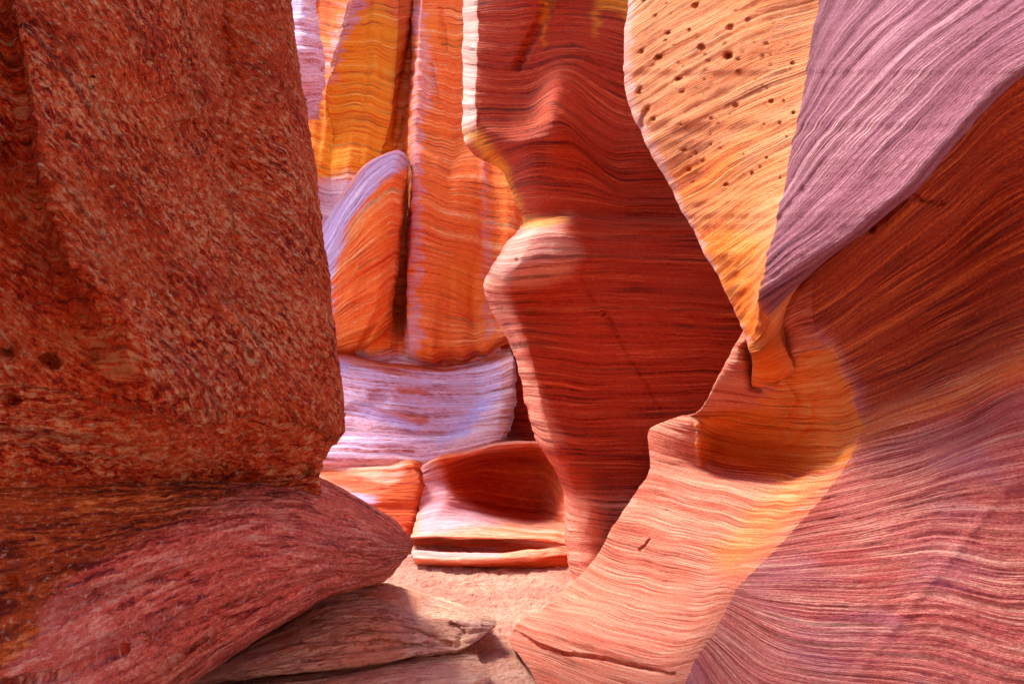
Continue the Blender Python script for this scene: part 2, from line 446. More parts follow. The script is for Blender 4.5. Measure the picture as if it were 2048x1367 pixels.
C7 = [(-700 , y, 1.7) for (x, y, d) in C6]
C8 = [(-2600, y, 0.8) for (x, y, d) in C6]
Bk1 = [(x - 70, y, d + 0.7) for (x, y, d) in S0]
Bk2 = [(x - 330, y, d + 1.9) for (x, y, d) in S0]
left_cols = [Bk2, Bk1, S0, C1, C2, C3, C4, C5, C6, C7, C8]
rl = np.random.RandomState(3)
lpits = [(18, 703, 22, 0.06), (105, 718, 14, 0.06), (190, 712, 9, 0.04), (25, 795, 12, 0.05), (545, 838, 16, 0.02), (485, 885, 20, 0.02),
         (535, 890, 14, 0.02), (670, 872, 7, 0.04), (610, 935, 17, 0.06), (635, 955, 10, 0.05), (385, 270, 38, 0.05), (360, 215, 26, 0.04), (395, 200, 14, 0.04),
         (20, 310, 22, 0.03)]
for _ in range(40):
    lpits.append((rl.uniform(60, 640), rl.uniform(0, 900), rl.uniform(3, 14), rl.uniform(0.004, 0.014)))


def left_flow(px, py, d, X, Y, Z):
    u = X * 0.45 + (Y - 2.5) * 0.9
    s1 = u * 0.80 + Z * 0.62
    a1 = u * 0.62 - Z * 0.80
    zb = 1.40 - (u + 0.6) * 0.20 + 0.16 * fbm(u * 1.7, Z * 0.5, 0 * Z, 3)
    low = Z < zb
    return np.where(low, u + 0.1 * Z, a1), np.where(low, Z * 0.9 + 0.16 * u + 5, s1)


left_cols = [[(x, -650 if y == -1300 else y, d) for (x, y, d) in c] for c in left_cols]
o = rock('left_cliff', cols_to_rails(left_cols), 620, 620, M_left, relief=0.012, groove=0.012, gfreq=11, rough=0.008, lump=0.05, tex=(0.012, 20, 38), calm=2,
         cracks=[([(440, -60), (452, 90), (458, 190), (455, 330), (462, 470), (452, 600)], 12, 0.02)], pits=lpits, flow=left_flow, seed=1, waver=5)
tag(o, 'rough dark rust canyon wall with coarse slanting grain, filling the left side', 'rock wall')

# ------------------------------------------------------------------ left ledge
B = [
    [(-300, 860, 2.75), (0, 860, 2.85), (200, 865, 2.95), (400, 905, 3.3), (480, 940, 3.7), (560, 952, 3.9), (640, 968, 4.1), (720, 1008, 4.3), (790, 1052, 4.3), (815, 1078, 4.1)],
    [(-300, 960, 2.36), (0, 950, 2.54), (200, 945, 2.78), (400, 945, 3.04), (480, 953, 3.2), (560, 956, 3.3), (640, 970, 3.45), (720, 1010, 3.65), (790, 1054, 3.78), (821, 1084, 3.8)],
    [(-300, 1080, 2.22), (0, 1060, 2.47), (200, 1040, 2.66), (400, 1020, 2.85), (500, 1010, 2.95), (580, 1012, 3.1), (660, 1025, 3.3), (730, 1050, 3.5), (790, 1075, 3.66), (823, 1089, 3.78)],
    [(-300, 1200, 2.2), (0, 1160, 2.45), (200, 1110, 2.58), (400, 1080, 2.70), (500, 1065, 2.82), (590, 1065, 3.0), (670, 1075, 3.2), (740, 1085, 3.42), (795, 1092, 3.62), (822, 1093, 3.78)],
    [(-300, 1350, 2.1), (0, 1300, 2.35), (200, 1230, 2.5), (350, 1185, 2.62), (480, 1145, 2.78), (590, 1122, 2.98), (670, 1117, 3.18), (740, 1115, 3.42), (790, 1108, 3.62), (819, 1099, 3.78)],
    [(-300, 1600, 2.0), (0, 1550, 2.2), (200, 1450, 2.45), (355, 1352, 2.72), (450, 1283, 2.82), (560, 1218, 3.0), (655, 1167, 3.2), (730, 1150, 3.45), (780, 1136, 3.62), (812, 1106, 3.78)],
    [(-300, 1620, 2.2), (0, 1560, 2.4), (200, 1465, 2.65), (358, 1364, 3.0), (455, 1296, 3.1), (565, 1232, 3.35), (660, 1178, 3.6), (732, 1162, 3.9), (772, 1152, 4.1), (800, 1118, 4.0)],
    [(-300, 1640, 3.2), (0, 1580, 3.4), (200, 1480, 3.65), (360, 1375, 4.0), (460, 1310, 4.3), (570, 1240, 4.6), (665, 1185, 4.8), (732, 1170, 4.9), (768, 1158, 4.9), (790, 1130, 4.8)],
]
o = rock('lower_ledge', B, 420, 480, M_ledge, relief=0.010, groove=0.010, gfreq=16, rough=0.006, lump=0.03, seed=2, tex=(0.005, 8, 30), zwob=18, zones=[(0, ([(-400, 700), (460, 700), (465, 975), (440, 1010), (300, 1055), (190, 1105), (110, 1180), (60, 1290), (-100, 1500), (-400, 1500)], 20))],  # dark upper-left zone: rust stone plus the cliff's cast shade painted in
         cracks=[([(330, 1340), (430, 1262), (520, 1212), (600, 1175), (680, 1142), (770, 1118)], 5, 0.04), ([(420, 1225), (520, 1170), (620, 1130), (720, 1105)], 5, 0.02), ([(300, 1270), (420, 1190), (560, 1120), (700, 1090)], 9, -0.02), ([(0, 1370), (120, 1350), (250, 1300)], 6, 0.03)],
         pits=[(60, 1265, 16, 0.02), (20, 1165, 14, 0.03), (420, 1120, 9, 0.015), (365, 1150, 12, 0.012), (500, 1180, 7, .01)])
tag(o, 'mauve and rust rounded ledge tapering to a pointed nose below the rough left wall', 'rock ledge')

# ------------------------------------------------------------------ bottom slabs
C = [
    [(250, 1350, 4.6), (400, 1285, 4.8), (560, 1215, 5.0), (680, 1178, 5.1), (770, 1180, 5.1), (850, 1195, 5.0), (925, 1218, 4.8), (975, 1240, 4.5)],
    [(250, 1330, 4.3), (400, 1262, 4.4), (560, 1202, 4.6), (680, 1165, 4.75), (770, 1172, 4.75), (850, 1190, 4.6), (930, 1213, 4.45), (986, 1238, 4.25)],
    [(290, 1350, 3.9), (420, 1312, 3.95), (560, 1262, 4.05), (680, 1217, 4.2), (770, 1212, 4.3), (850, 1222, 4.3), (930, 1236, 4.22), (992, 1246, 4.15)],
    [(330, 1362, 3.6), (450, 1335, 3.65), (560, 1302, 3.75), (680, 1278, 3.85), (770, 1272, 3.93), (850, 1272, 4.0), (920, 1272, 4.03), (972, 1264, 4.08)],
    [(340, 1369, 3.52), (450, 1352, 3.56), (560, 1336, 3.62), (680, 1324, 3.70), (770, 1314, 3.80), (850, 1304, 3.87), (910, 1300, 3.93), (942, 1290, 4.0)],
    [(340, 1378, 3.7), (450, 1362, 3.75), (560, 1345, 3.8), (680, 1332, 3.9), (770, 1321, 3.98), (850, 1311, 4.05), (910, 1306, 4.1), (935, 1296, 4.15)],
    [(340, 1400, 4.2), (450, 1380, 4.3), (560, 1360, 4.4), (680, 1345, 4.5), (770, 1335, 4.6), (850, 1325, 4.6), (905, 1315, 4.6), (925, 1305, 4.5)],
]
o = rock('rock_slab', C, 300, 420, M_slab, relief=0.010, groove=0.012, gfreq=13, rough=0.006, lump=0.03, seed=3, tex=(0.005, 6, 34),
         cracks=[([(400, 1305), (560, 1255), (640, 1242), (740, 1240), (830, 1262), (900, 1288)], 5, 0.035), ([(560, 1210), (620, 1225), (720, 1250), (800, 1268)], 14, -0.03),
                 ([(450, 1322), (600, 1285), (760, 1282), (860, 1295)], 4, 0.03), ([(905, 1248), (925, 1262), (915, 1290)], 5, .04), ([(690, 1178), (760, 1200), (860, 1235), (960, 1250)], 9, -.025)],
         pits=[(700, 1285, 5, .01), (620, 1300, 5, .01), (560, 1310, 4, .01), (800, 1190, 8, .01)])
tag(o, 'upper grey-mauve slab at bottom left, its tip pointing at the sandy path', 'rock slab')
C_ = [
    [(250, 1395, 4.3), (450, 1372, 4.3), (600, 1352, 4.3), (720, 1335, 4.35), (800, 1322, 4.4), (880, 1312, 4.4), (930, 1308, 4.4), (945, 1310, 4.3)],
    [(250, 1385, 3.9), (450, 1360, 3.9), (600, 1343, 3.9), (720, 1326, 3.95), (800, 1313, 4.0), (880, 1306, 4.02), (935, 1302, 4.05), (952, 1308, 4.0)],
    [(250, 1410, 3.5), (450, 1385, 3.55), (600, 1368, 3.62), (720, 1350, 3.7), (800, 1336, 3.76), (880, 1328, 3.8), (940, 1322, 3.86), (962, 1322, 3.9)],
    [(250, 1440, 3.3), (450, 1415, 3.35), (600, 1395, 3.4), (720, 1378, 3.45), (800, 1366, 3.5), (880, 1358, 3.55), (945, 1350, 3.62), (980, 1348, 3.7)],
    [(250, 1500, 3.2), (450, 1480, 3.25), (600, 1465, 3.3), (720, 1450, 3.3), (800, 1440, 3.35), (880, 1430, 3.4), (950, 1410, 3.5), (975, 1400, 3.6)],
    [(250, 1600, 3.2), (450, 1600, 3.25), (600, 1600, 3.3), (720, 1600, 3.3), (800, 1600, 3.35), (880, 1600, 3.4), (940, 1600, 3.5), (960, 1600, 3.6)],
]
o = rock('rock_slab', C_, 200, 420, M_slab, relief=0.012, groove=0.009, gfreq=16, rough=0.006, lump=0.02, seed=9)
tag(o, 'lower grey-mauve slab at the bottom edge, under the pointed slab', 'rock slab')

# ------------------------------------------------------------------ right hanging fin
FN = [
    [(1330, -1400, 5.0), (1430, -1450, 4.8), (1540, -1500, 4.6), (1650, -1550, 4.5), (1760, -1600, 4.5), (1850, -1750, 4.5), (2000, -1900, 4.5), (2200, -2050, 4.5), (2700, -2500, 4.4)],
    [(1270, -300, 4.8), (1370, -380, 4.55), (1480, -450, 4.3), (1590, -520, 4.15), (1690, -580, 4.1), (1780, -720, 4.1), (1930, -860, 4.1), (2100, -1000, 4.1), (2500, -1400, 4.0)],
    [(1256, -20, 4.7), (1340, -90, 4.42), (1440, -150, 4.17), (1545, -215, 3.97), (1655, -270, 3.85), (1720, -380, 3.87), (1830, -520, 3.85), (1990, -680, 3.8), (2400, -1050, 3.7)],
    [(1248, 100, 4.6), (1335, 40, 4.35), (1430, -15, 4.1), (1535, -70, 3.9), (1642, -110, 3.79), (1700, -230, 3.78), (1800, -370, 3.72), (1960, -540, 3.65), (2400, -950, 3.5)],
    [(1250, 190, 4.55), (1340, 130, 4.3), (1430, 80, 4.05), (1530, 30, 3.85), (1635, 0, 3.73), (1690, -110, 3.70), (1790, -240, 3.62), (1950, -400, 3.5), (2400, -820, 3.3)],
    [(1290, 280, 4.45), (1370, 235, 4.2), (1450, 190, 4.0), (1535, 150, 3.8), (1616, 120, 3.66), (1670, 10, 3.62), (1760, -110, 3.52), (1900, -260, 3.4), (2400, -720, 3.1)],
    [(1330, 355, 4.35), (1400, 315, 4.15), (1465, 275, 3.95), (1535, 245, 3.75), (1599, 215, 3.60), (1650, 110, 3.53), (1740, -10, 3.42), (1880, -150, 3.3), (2400, -620, 2.9)],
    [(1370, 430, 4.25), (1425, 395, 4.05), (1475, 365, 3.87), (1530, 335, 3.7), (1582, 310, 3.54), (1640, 210, 3.46), (1740, 90, 3.32), (1880, -30, 3.15), (2400, -460, 2.8)],
    [(1405, 495, 4.15), (1440, 470, 4.0), (1480, 445, 3.85), (1520, 420, 3.68), (1563, 400, 3.49), (1640, 290, 3.38), (1760, 160, 3.2), (1900, 40, 3.05), (2400, -300, 2.7)],
    [(1440, 560, 4.05), (1465, 540, 3.95), (1492, 520, 3.8), (1520, 500, 3.65), (1545, 480, 3.46), (1640, 375, 3.33), (1780, 235, 3.12), (1950, 80, 2.95), (2400, -200, 2.6)],
    [(1470, 625, 4.0), (1488, 605, 3.9), (1505, 590, 3.75), (1518, 575, 3.6), (1528, 548, 3.43), (1640, 455, 3.26), (1800, 310, 3.05), (2000, 110, 2.85), (2400, -80, 2.5)],
    [(1488, 665, 3.98), (1500, 652, 3.86), (1509, 636, 3.74), (1514, 615, 3.58), (1517, 596, 3.44), (1650, 508, 3.24), (1812, 378, 3.0), (2048, 138, 2.78), (2500, -20, 2.3)],
    [(1497, 695, 3.92), (1512, 690, 3.82), (1526, 680, 3.72), (1538, 665, 3.64), (1546, 650, 3.6), (1656, 505, 3.7), (1820, 372, 3.5), (2060, 130, 3.3), (2500, -25, 3.0)],
    [(1506, 732, 4.06), (1524, 732, 4.00), (1543, 728, 3.96), (1562, 720, 3.90), (1580, 712, 3.86), (1640, 540, 4.6), (1820, 370, 4.5), (2060, 130, 4.4), (2500, -25, 4.2)],
    [(1506, 762, 4.25), (1530, 768, 4.22), (1552, 770, 4.19), (1574, 762, 4.12), (1596, 748, 4.04), (1645, 545, 4.7), (1820, 370, 4.5), (2060, 130, 4.4), (2500, -25, 4.2)],
    [(1512, 790, 4.50), (1535, 798, 4.48), (1556, 800, 4.46), (1582, 792, 4.38), (1606, 776, 4.30), (1650, 550, 4.8), (1820, 370, 4.5), (2060, 130, 4.4), (2500, -25, 4.2)],
    [(1525, 815, 4.60), (1540, 828, 4.60), (1556, 832, 4.60), (1585, 822, 4.55), (1610, 800, 4.50), (1655, 555, 5.0), (1820, 370, 4.5), (2060, 130, 4.4), (2500, -25, 4.2)],
]
rp = np.random.RandomState(11)
fp = [(1457, 112, 7, 0.08), (1403, 95, 5, 0.05), (1358, 158, 5, .04), (1317, 115, 5, .04), (1392, 12, 6, .03), (1460, 55, 6, .03)]
for _ in range(120):
    x, y = rp.uniform(1275, 1600), rp.uniform(0, 380)
    if x - 1260 < (y - 190) * 0.62: continue
    if x > 1630 - y * 0.19: continue
    q = rp.rand() ** 3
    fp.append((x, y, 1.9 + 2.6 * q, 0.009 + 0.022 * q))
FNb = backed(FN, 60, 0.5, 420, 1.3)
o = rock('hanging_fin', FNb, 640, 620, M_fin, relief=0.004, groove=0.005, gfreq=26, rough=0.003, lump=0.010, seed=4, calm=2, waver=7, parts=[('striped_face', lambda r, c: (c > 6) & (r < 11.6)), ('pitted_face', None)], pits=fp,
         crease_cols=(6,), zwob=10, zones=[(0, lambda r, c, x, y: ((c > 6) & (r < 11.6)) * 1.0), (1, ([(1375, 470), (1440, 450), (1520, 480), (1515, 600), (1560, 700), (1580, 800), (1500, 760), (1440, 600)], 22)),  # mauve face carries the cool skylight tint in its colour
                (2, ([(1230, -50), (1268, -50), (1264, 180), (1300, 270), (1500, 680), (1485, 700), (1270, 300), (1235, 190)], 6)), (1, ([(1310, 345), (1480, 290), (1470, 350), (1370, 420)], 22, .7))],  # cream strip paints a bright rim light along the outer edge
         cracks=[([(1297, 215), (1288, 232), (1284, 250)], 4, .02)])
tag(o, 'salmon and mauve rock fin with small pits, narrowing to a tongue between centre and right', 'rock fin')
FIN = o

# ------------------------------------------------------------------ right wall
RW = [
    [(1530, 500, 4.6), (1560, 500, 4.4), (1590, 490, 4.2), (1610, 480, 4.0), (1640, 440, 3.8), (1760, 330, 3.7), (1900, 200, 3.6), (2050, 20, 3.5), (2500, -160, 3.2)],
    [(1520, 600, 4.4), (1545, 600, 4.2), (1570, 590, 3.95), (1590, 575, 3.7), (1640, 530, 3.50), (1760, 430, 3.38), (1900, 300, 3.28), (2050, 150, 3.10), (2500, 0, 2.8)],
    [(1500, 640, 4.4), (1535, 640, 4.2), (1550, 632, 3.95), (1565, 620, 3.68), (1625, 585, 3.52), (1755, 480, 3.42), (1890, 370, 3.35), (2050, 235, 3.22), (2500, 60, 2.9)],
    [(1482, 672, 4.35), (1520, 674, 4.2), (1555, 672, 4.0), (1582, 668, 3.72), (1632, 658, 3.5), (1745, 570, 3.52), (1885, 470, 3.47), (2050, 350, 3.3), (2500, 180, 2.9)],
    [(1458, 715, 4.35), (1510, 722, 4.22), (1560, 728, 4.1), (1605, 722, 3.85), (1668, 708, 3.47), (1770, 645, 3.47), (1900, 565, 3.42), (2050, 480, 3.25), (2500, 350, 2.9)],
    [(1432, 765, 4.4), (1500, 780, 4.32), (1560, 790, 4.22), (1625, 785, 3.98), (1698, 768, 3.42), (1790, 722, 3.42), (1910, 660, 3.32), (2050, 600, 3.12), (2500, 480, 2.7)],
    [(1398, 822, 4.55), (1470, 824, 4.5), (1555, 832, 4.35), (1640, 832, 4.05), (1714, 820, 3.38), (1800, 785, 3.28), (1920, 735, 3.1), (2050, 682, 2.9), (2500, 600, 2.5)],
    [(1345, 838, 4.8), (1395, 845, 4.6), (1480, 866, 4.5), (1612, 880, 4.15), (1721, 864, 3.36), (1810, 835, 3.15), (1930, 790, 2.9), (2050, 745, 2.7), (2500, 680, 2.3)],
    [(1300, 860, 4.9), (1393, 885, 4.62), (1480, 905, 4.52), (1605, 922, 4.12), (1708, 900, 3.34), (1810, 880, 3.1), (1930, 840, 2.82), (2050, 805, 2.6), (2500, 760, 2.2)],
    [(1300, 905, 4.88), (1388, 925, 4.65), (1470, 945, 4.45), (1585, 958, 4.02), (1683, 943, 3.32), (1800, 930, 3.05), (1930, 900, 2.78), (2050, 880, 2.55), (2500, 850, 2.15)],
    [(1297, 945, 4.85), (1370, 960, 4.58), (1450, 975, 4.32), (1552, 992, 3.9), (1650, 988, 3.3), (1790, 990, 3.0), (1920, 970, 2.72), (2050, 960, 2.5), (2500, 940, 2.1)],
    [(1262, 1000, 4.9), (1340, 1012, 4.58), (1430, 1032, 4.25), (1518, 1050, 3.85), (1603, 1042, 3.28), (1740, 1060, 3.0), (1900, 1050, 2.7), (2050, 1045, 2.45), (2500, 1030, 2.1)],
    [(1222, 1062, 5.0), (1290, 1080, 4.62), (1380, 1097, 4.25), (1465, 1115, 3.85), (1543, 1106, 3.25), (1690, 1140, 2.95), (1880, 1140, 2.65), (2050, 1140, 2.4), (2500, 1140, 2.0)],
    [(1197, 1110, 5.1), (1260, 1130, 4.7), (1350, 1152, 4.25), (1425, 1168, 3.8), (1483, 1166, 3.2), (1650, 1230, 2.85), (1860, 1240, 2.55), (2050, 1240, 2.3), (2500, 1240, 1.9)],
    [(1150, 1160, 5.2), (1220, 1182, 4.72), (1310, 1207, 4.25), (1395, 1226, 3.72), (1460, 1210, 3.15), (1600, 1310, 2.75), (1830, 1340, 2.45), (2050, 1340, 2.2), (2500, 1340, 1.8)],
    [(1085, 1218, 4.78), (1160, 1232, 4.45), (1250, 1258, 4.05), (1355, 1285, 3.6), (1425, 1270, 3.1), (1550, 1390, 2.65), (1780, 1440, 2.35), (2050, 1450, 2.1), (2500, 1450, 1.7)],
    [(1032, 1248, 4.5), (1100, 1264, 4.25), (1200, 1298, 3.9), (1315, 1328, 3.45), (1395, 1315, 3.05), (1500, 1460, 2.55), (1750, 1530, 2.25), (2050, 1540, 2.0), (2500, 1540, 1.6)],
    [(1020, 1283, 4.25), (1085, 1300, 4.12), (1185, 1337, 3.8), (1295, 1368, 3.35), (1372, 1365, 3.0), (1450, 1540, 2.5), (1730, 1620, 2.15), (2050, 1640, 1.9), (2500, 1640, 1.5)],
    [(1058, 1335, 3.92), (1115, 1352, 3.85), (1195, 1395, 3.6), (1285, 1425, 3.2), (1350, 1430, 2.9), (1400, 1640, 2.4), (1700, 1720, 2.05), (2050, 1750, 1.8), (2500, 1750, 1.4)],
    [(1085, 1400, 3.55), (1140, 1425, 3.5), (1215, 1460, 3.3), (1275, 1490, 3.0), (1320, 1510, 2.8), (1360, 1740, 2.3), (1680, 1850, 1.95), (2050, 1900, 1.7), (2500, 1900, 1.3)],
    [(1090, 1560, 3.0), (1140, 1580, 3.0), (1215, 1600, 2.9), (1275, 1640, 2.7), (1300, 1700, 2.5), (1340, 1950, 2.1), (1680, 2050, 1.8), (2050, 2100, 1.5), (2500, 2100, 1.2)],
]
QY = {7: (830, 790, 735), 8: (876, 835, 775), 9: (912, 870, 815), 10: (955, 905, 860), 11: (1010, 965, 935), 12: (1085, 1055, 1065),
      13: (1168, 1160, 1190), 14: (1275, 1285, 1330), 15: (1360, 1395, 1450)}
for k, (ya, yb, yc) in QY.items():
    r = RW[k]
    RW[k] = r[:5] + [(r[5][0], ya, r[5][2]), (r[6][0], yb, r[6][2]), (r[7][0], yc, r[7][2]), (r[8][0], yc - 60, r[8][2])]
for k in (16, 17, 18, 19, 20):
    RW[k] = [(x, y, d - (0.11 if c < 3 else 0.04 if c == 3 else 0)) for c, (x, y, d) in enumerate(RW[k])]
for k, dd in ((7, .22), (8, .34), (9, .22)):       # the hollow under the shoulder
    r = RW[k]
    RW[k] = r[:2] + [(r[2][0] - 25, r[2][1], r[2][2] + dd), (r[3][0], r[3][1], r[3][2] + dd * 0.8)] + r[4:]
for k in range(6, len(RW)):
    r = RW[k]; ds = r[4][2]; f = 0.42 if k > 7 else (0.75 if k == 6 else 0.55)
    RW[k] = r[:5] + [(x, y, ds + (d - ds) * f) for (x, y, d) in r[5:]]
RWb = backed(RW, 45, 0.6, 420, 1.6)
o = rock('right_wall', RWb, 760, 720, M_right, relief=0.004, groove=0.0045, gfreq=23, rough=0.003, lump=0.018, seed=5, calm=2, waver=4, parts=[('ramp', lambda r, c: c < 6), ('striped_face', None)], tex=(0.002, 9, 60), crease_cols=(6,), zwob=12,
         zones=[(0, ([(1500, 560), (1640, 480), (2600, -400), (2600, 480), (2060, 680), (1900, 760), (1740, 830), (1700, 740), (1640, 660), (1560, 640)], 26)),  # dark zone puts the shade under the overhang into the colour
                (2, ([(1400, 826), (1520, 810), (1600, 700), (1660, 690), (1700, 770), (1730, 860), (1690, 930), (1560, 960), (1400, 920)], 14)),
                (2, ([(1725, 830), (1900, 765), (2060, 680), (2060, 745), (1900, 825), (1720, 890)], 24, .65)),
                (1, lambda r, c, x, y: ((c < 6.0)) * 1.0),
                (2, ([(1690, 920), (1600, 1030), (1520, 1110), (1460, 1150), (1420, 1110), (1500, 1010), (1580, 960)], 28, .55))],  # orange band paints the golden glow along the ridge
         cracks=[([(1590, 690), (1632, 770), (1615, 850), (1565, 895)], 9, -0.035), ([(1560, 745), (1590, 800), (1560, 850)], 8, -0.03), ([(1498, 700), (1512, 765)], 12, .16),
                 ([(1278, 1098), (1290, 1090), (1302, 1080)], 2.2, .03), ([(1398, 850), (1398, 925)], 6, -.03), ([(1030, 1262), (1075, 1290), (1120, 1306), (1200, 1315), (1350, 1350)], 4, .05),
                 ([(2070, 915), (1985, 1010), (1880, 1140), (1780, 1260), (1680, 1390)], 12, -0.004), ([(1812, 385), (1845, 402), (1885, 411)], 3, .025), ([(1738, 455), (1775, 425), (1803, 398), (1815, 370)], 8, .07)],
         pits=[(1120, 1275, 4, .01), (1355, 1010, 4, .01), (1335, 1020, 3, .01)])
tag(o, 'long rose-striped canyon wall sweeping from the sandy path up the right edge', 'rock wall')

# ------------------------------------------------------------------ central dark wall
FW = [
    [(925, -1200, 6.9), (955, -1200, 6.5), (1050, -1200, 6.3), (1150, -1200, 6.2), (1300, -1200, 6.1), (1600, -1200, 6.0), (1900, -1200, 5.9)],
    [(925, -260, 6.6), (953, -260, 6.2), (1050, -260, 6.0), (1150, -250, 5.95), (1300, -250, 5.9), (1600, -250, 5.8), (1900, -250, 5.7)],
    [(925, 0, 6.6), (953, 0, 6.15), (1050, -10, 6.0), (1150, -10, 6.15), (1290, 0, 5.9), (1600, 0, 5.8), (1900, 0, 5.7)],
    [(926, 120, 6.5), (953, 120, 6.1), (1045, 125, 6.0), (1140, 105, 5.95), (1280, 140, 5.95), (1600, 100, 5.8), (1900, 100, 5.7)],
    [(927, 200, 6.45), (953, 200, 6.08), (1050, 200, 5.98), (1120, 165, 5.8), (1260, 250, 5.85), (1600, 180, 5.8), (1900, 180, 5.7)],
    [(928, 262, 6.4), (955, 250, 6.05), (1050, 245, 5.9), (1110, 215, 5.6), (1240, 300, 5.8), (1600, 260, 5.75), (1900, 260, 5.7)],
    [(948, 300, 6.3), (975, 288, 6.0), (1058, 275, 5.75), (1125, 262, 5.58), (1245, 340, 5.8), (1600, 310, 5.75), (1900, 310, 5.7)],
    [(1005, 345, 6.25), (1018, 335, 5.98), (1075, 315, 5.8), (1145, 318, 5.75), (1260, 375, 5.8), (1600, 350, 5.75), (1900, 350, 5.7)],
    [(1030, 395, 6.2), (1040, 390, 5.95), (1090, 385, 5.85), (1170, 390, 5.8), (1270, 410, 5.78), (1600, 400, 5.75), (1900, 400, 5.7)],
    [(1044, 440, 6.15), (1056, 438, 5.95), (1100, 433, 5.85), (1180, 433, 5.82), (1280, 436, 5.78), (1600, 440, 5.75), (1900, 440, 5.7)],
    [(1042, 455, 6.0), (1062, 450, 5.72), (1130, 438, 5.72), (1190, 441, 5.74), (1280, 446, 5.68), (1600, 450, 5.65), (1900, 450, 5.6)],
    [(1002, 495, 5.85), (1032, 488, 5.45), (1110, 480, 5.48), (1190, 482, 5.66), (1290, 482, 5.64), (1600, 480, 5.6), (1900, 480, 5.5)],
    [(986, 530, 5.8), (1012, 530, 5.38), (1090, 530, 5.38), (1190, 525, 5.6), (1290, 525, 5.6), (1600, 525, 5.6), (1900, 530, 5.5)],
    [(970, 562, 5.8), (1000, 570, 5.42), (1070, 568, 5.5), (1190, 565, 5.58), (1290, 565, 5.58), (1600, 565, 5.6), (1900, 565, 5.5)],
    [(980, 612, 5.85), (1012, 612, 5.42), (1070, 612, 5.55), (1190, 610, 5.56), (1300, 615, 5.56), (1600, 615, 5.6), (1900, 610, 5.5)],
    [(1018, 692, 5.8), (1042, 692, 5.4), (1090, 697, 5.42), (1200, 705, 5.56), (1300, 705, 5.56), (1600, 700, 5.6), (1900, 700, 5.5)],
    [(1045, 800, 5.75), (1068, 800, 5.35), (1110, 802, 5.42), (1200, 805, 5.55), (1300, 805, 5.55), (1600, 800, 5.6), (1900, 800, 5.5)],
    [(1062, 868, 5.7), (1090, 878, 5.3), (1135, 884, 5.36), (1210, 888, 5.52), (1300, 890, 5.5), (1600, 890, 5.5), (1900, 890, 5.4)],
    [(1104, 930, 5.7), (1128, 950, 5.32), (1172, 955, 5.32), (1235, 960, 5.5), (1310, 960, 5.5), (1600, 950, 5.5), (1900, 950, 5.4)],
    [(1130, 985, 5.7), (1143, 1000, 5.38), (1185, 1010, 5.25), (1245, 1020, 5.38), (1320, 1020, 5.4), (1600, 1010, 5.4), (1900, 1010, 5.3)],
    [(1132, 1080, 5.6), (1146, 1086, 5.33), (1190, 1092, 5.25), (1250, 1100, 5.3), (1330, 1100, 5.3), (1600, 1100, 5.3), (1900, 1100, 5.2)],
    [(1144, 1158, 5.5), (1157, 1165, 5.3), (1200, 1180, 5.2), (1260, 1190, 5.2), (1340, 1190, 5.2), (1600, 1190, 5.2), (1900, 1190, 5.1)],
    [(1150, 1230, 5.4), (1160, 1250, 5.25), (1200, 1260, 5.1), (1260, 1260, 5.1), (1340, 1260, 5.1), (1600, 1260, 5.1), (1900, 1260, 5.0)],
]
FW2 = []
for k, r in enumerate(FW):
    L0, L1, c1 = r[0], r[1], r[2]
    if k <= 5: ex = (L1[0] + 9, L1[1], L1[2] - 0.02); rim = L1
    else:
        ex = tuple(L1[i] * 0.62 + c1[i] * 0.38 for i in range(3))
        ex = (ex[0], ex[1], min(ex[2], L1[2] - 0.03, ) if c1[2] < L1[2] else ex[2] - 0.03)
        rim = (L0[0] * 0.45 + L1[0] * 0.55, L0[1] * 0.45 + L1[1] * 0.55, L0[2] * 0.4 + L1[2] * 0.6)
    FW2.append([L0, rim, ex] + r[2:])
FW = FW2
FWb = backed(FW, 30, 0.6, 350, 2.0)
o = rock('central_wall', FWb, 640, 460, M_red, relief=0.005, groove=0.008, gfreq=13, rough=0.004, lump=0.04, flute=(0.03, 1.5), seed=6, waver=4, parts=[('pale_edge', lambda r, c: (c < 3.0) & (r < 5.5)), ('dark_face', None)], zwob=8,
         zones=[(0, lambda r, c, x, y: ((r < 5.7) & (c < 3.02)) * 1.0),  # cream side strip has the light on that face painted in
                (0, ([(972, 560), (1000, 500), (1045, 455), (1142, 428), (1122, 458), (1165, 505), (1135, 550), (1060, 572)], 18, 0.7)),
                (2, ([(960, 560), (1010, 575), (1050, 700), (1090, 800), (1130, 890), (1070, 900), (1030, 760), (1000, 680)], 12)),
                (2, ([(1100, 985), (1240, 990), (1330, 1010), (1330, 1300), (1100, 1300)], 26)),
                (1, ([(928, 262), (960, 258), (1010, 330), (1045, 420), (1030, 430), (1000, 350)], 12, .75)),  # gold rims here and below are painted glints of light
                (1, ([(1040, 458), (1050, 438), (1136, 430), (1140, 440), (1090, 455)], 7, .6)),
                (1, ([(1083, 90), (1094, -60), (1118, -60), (1104, 10)], 8, .7)), (1, ([(1188, 70), (1185, -60), (1260, -60), (1262, 50), (1235, 20), (1205, 15)], 10, .7)),  # first gold streak is painted light, the wider patch golden rock
                ],
         cracks=[([(1163, 560), (1190, 610), (1222, 645), (1250, 705), (1290, 765), (1325, 830)], 2.0, 0.02), ([(1120, 50), (1150, 100), (1190, 125), (1250, 190)], 2.0, 0.02),
                 ([(1035, 135), (1062, 80), (1095, 20), (1105, -60)], 7, 0.09)],
         pits=[(1035, 520, 5, .03)])
tag(o, 'deep red banded rock wall with a pale knob on its left edge, in the centre', 'rock wall')

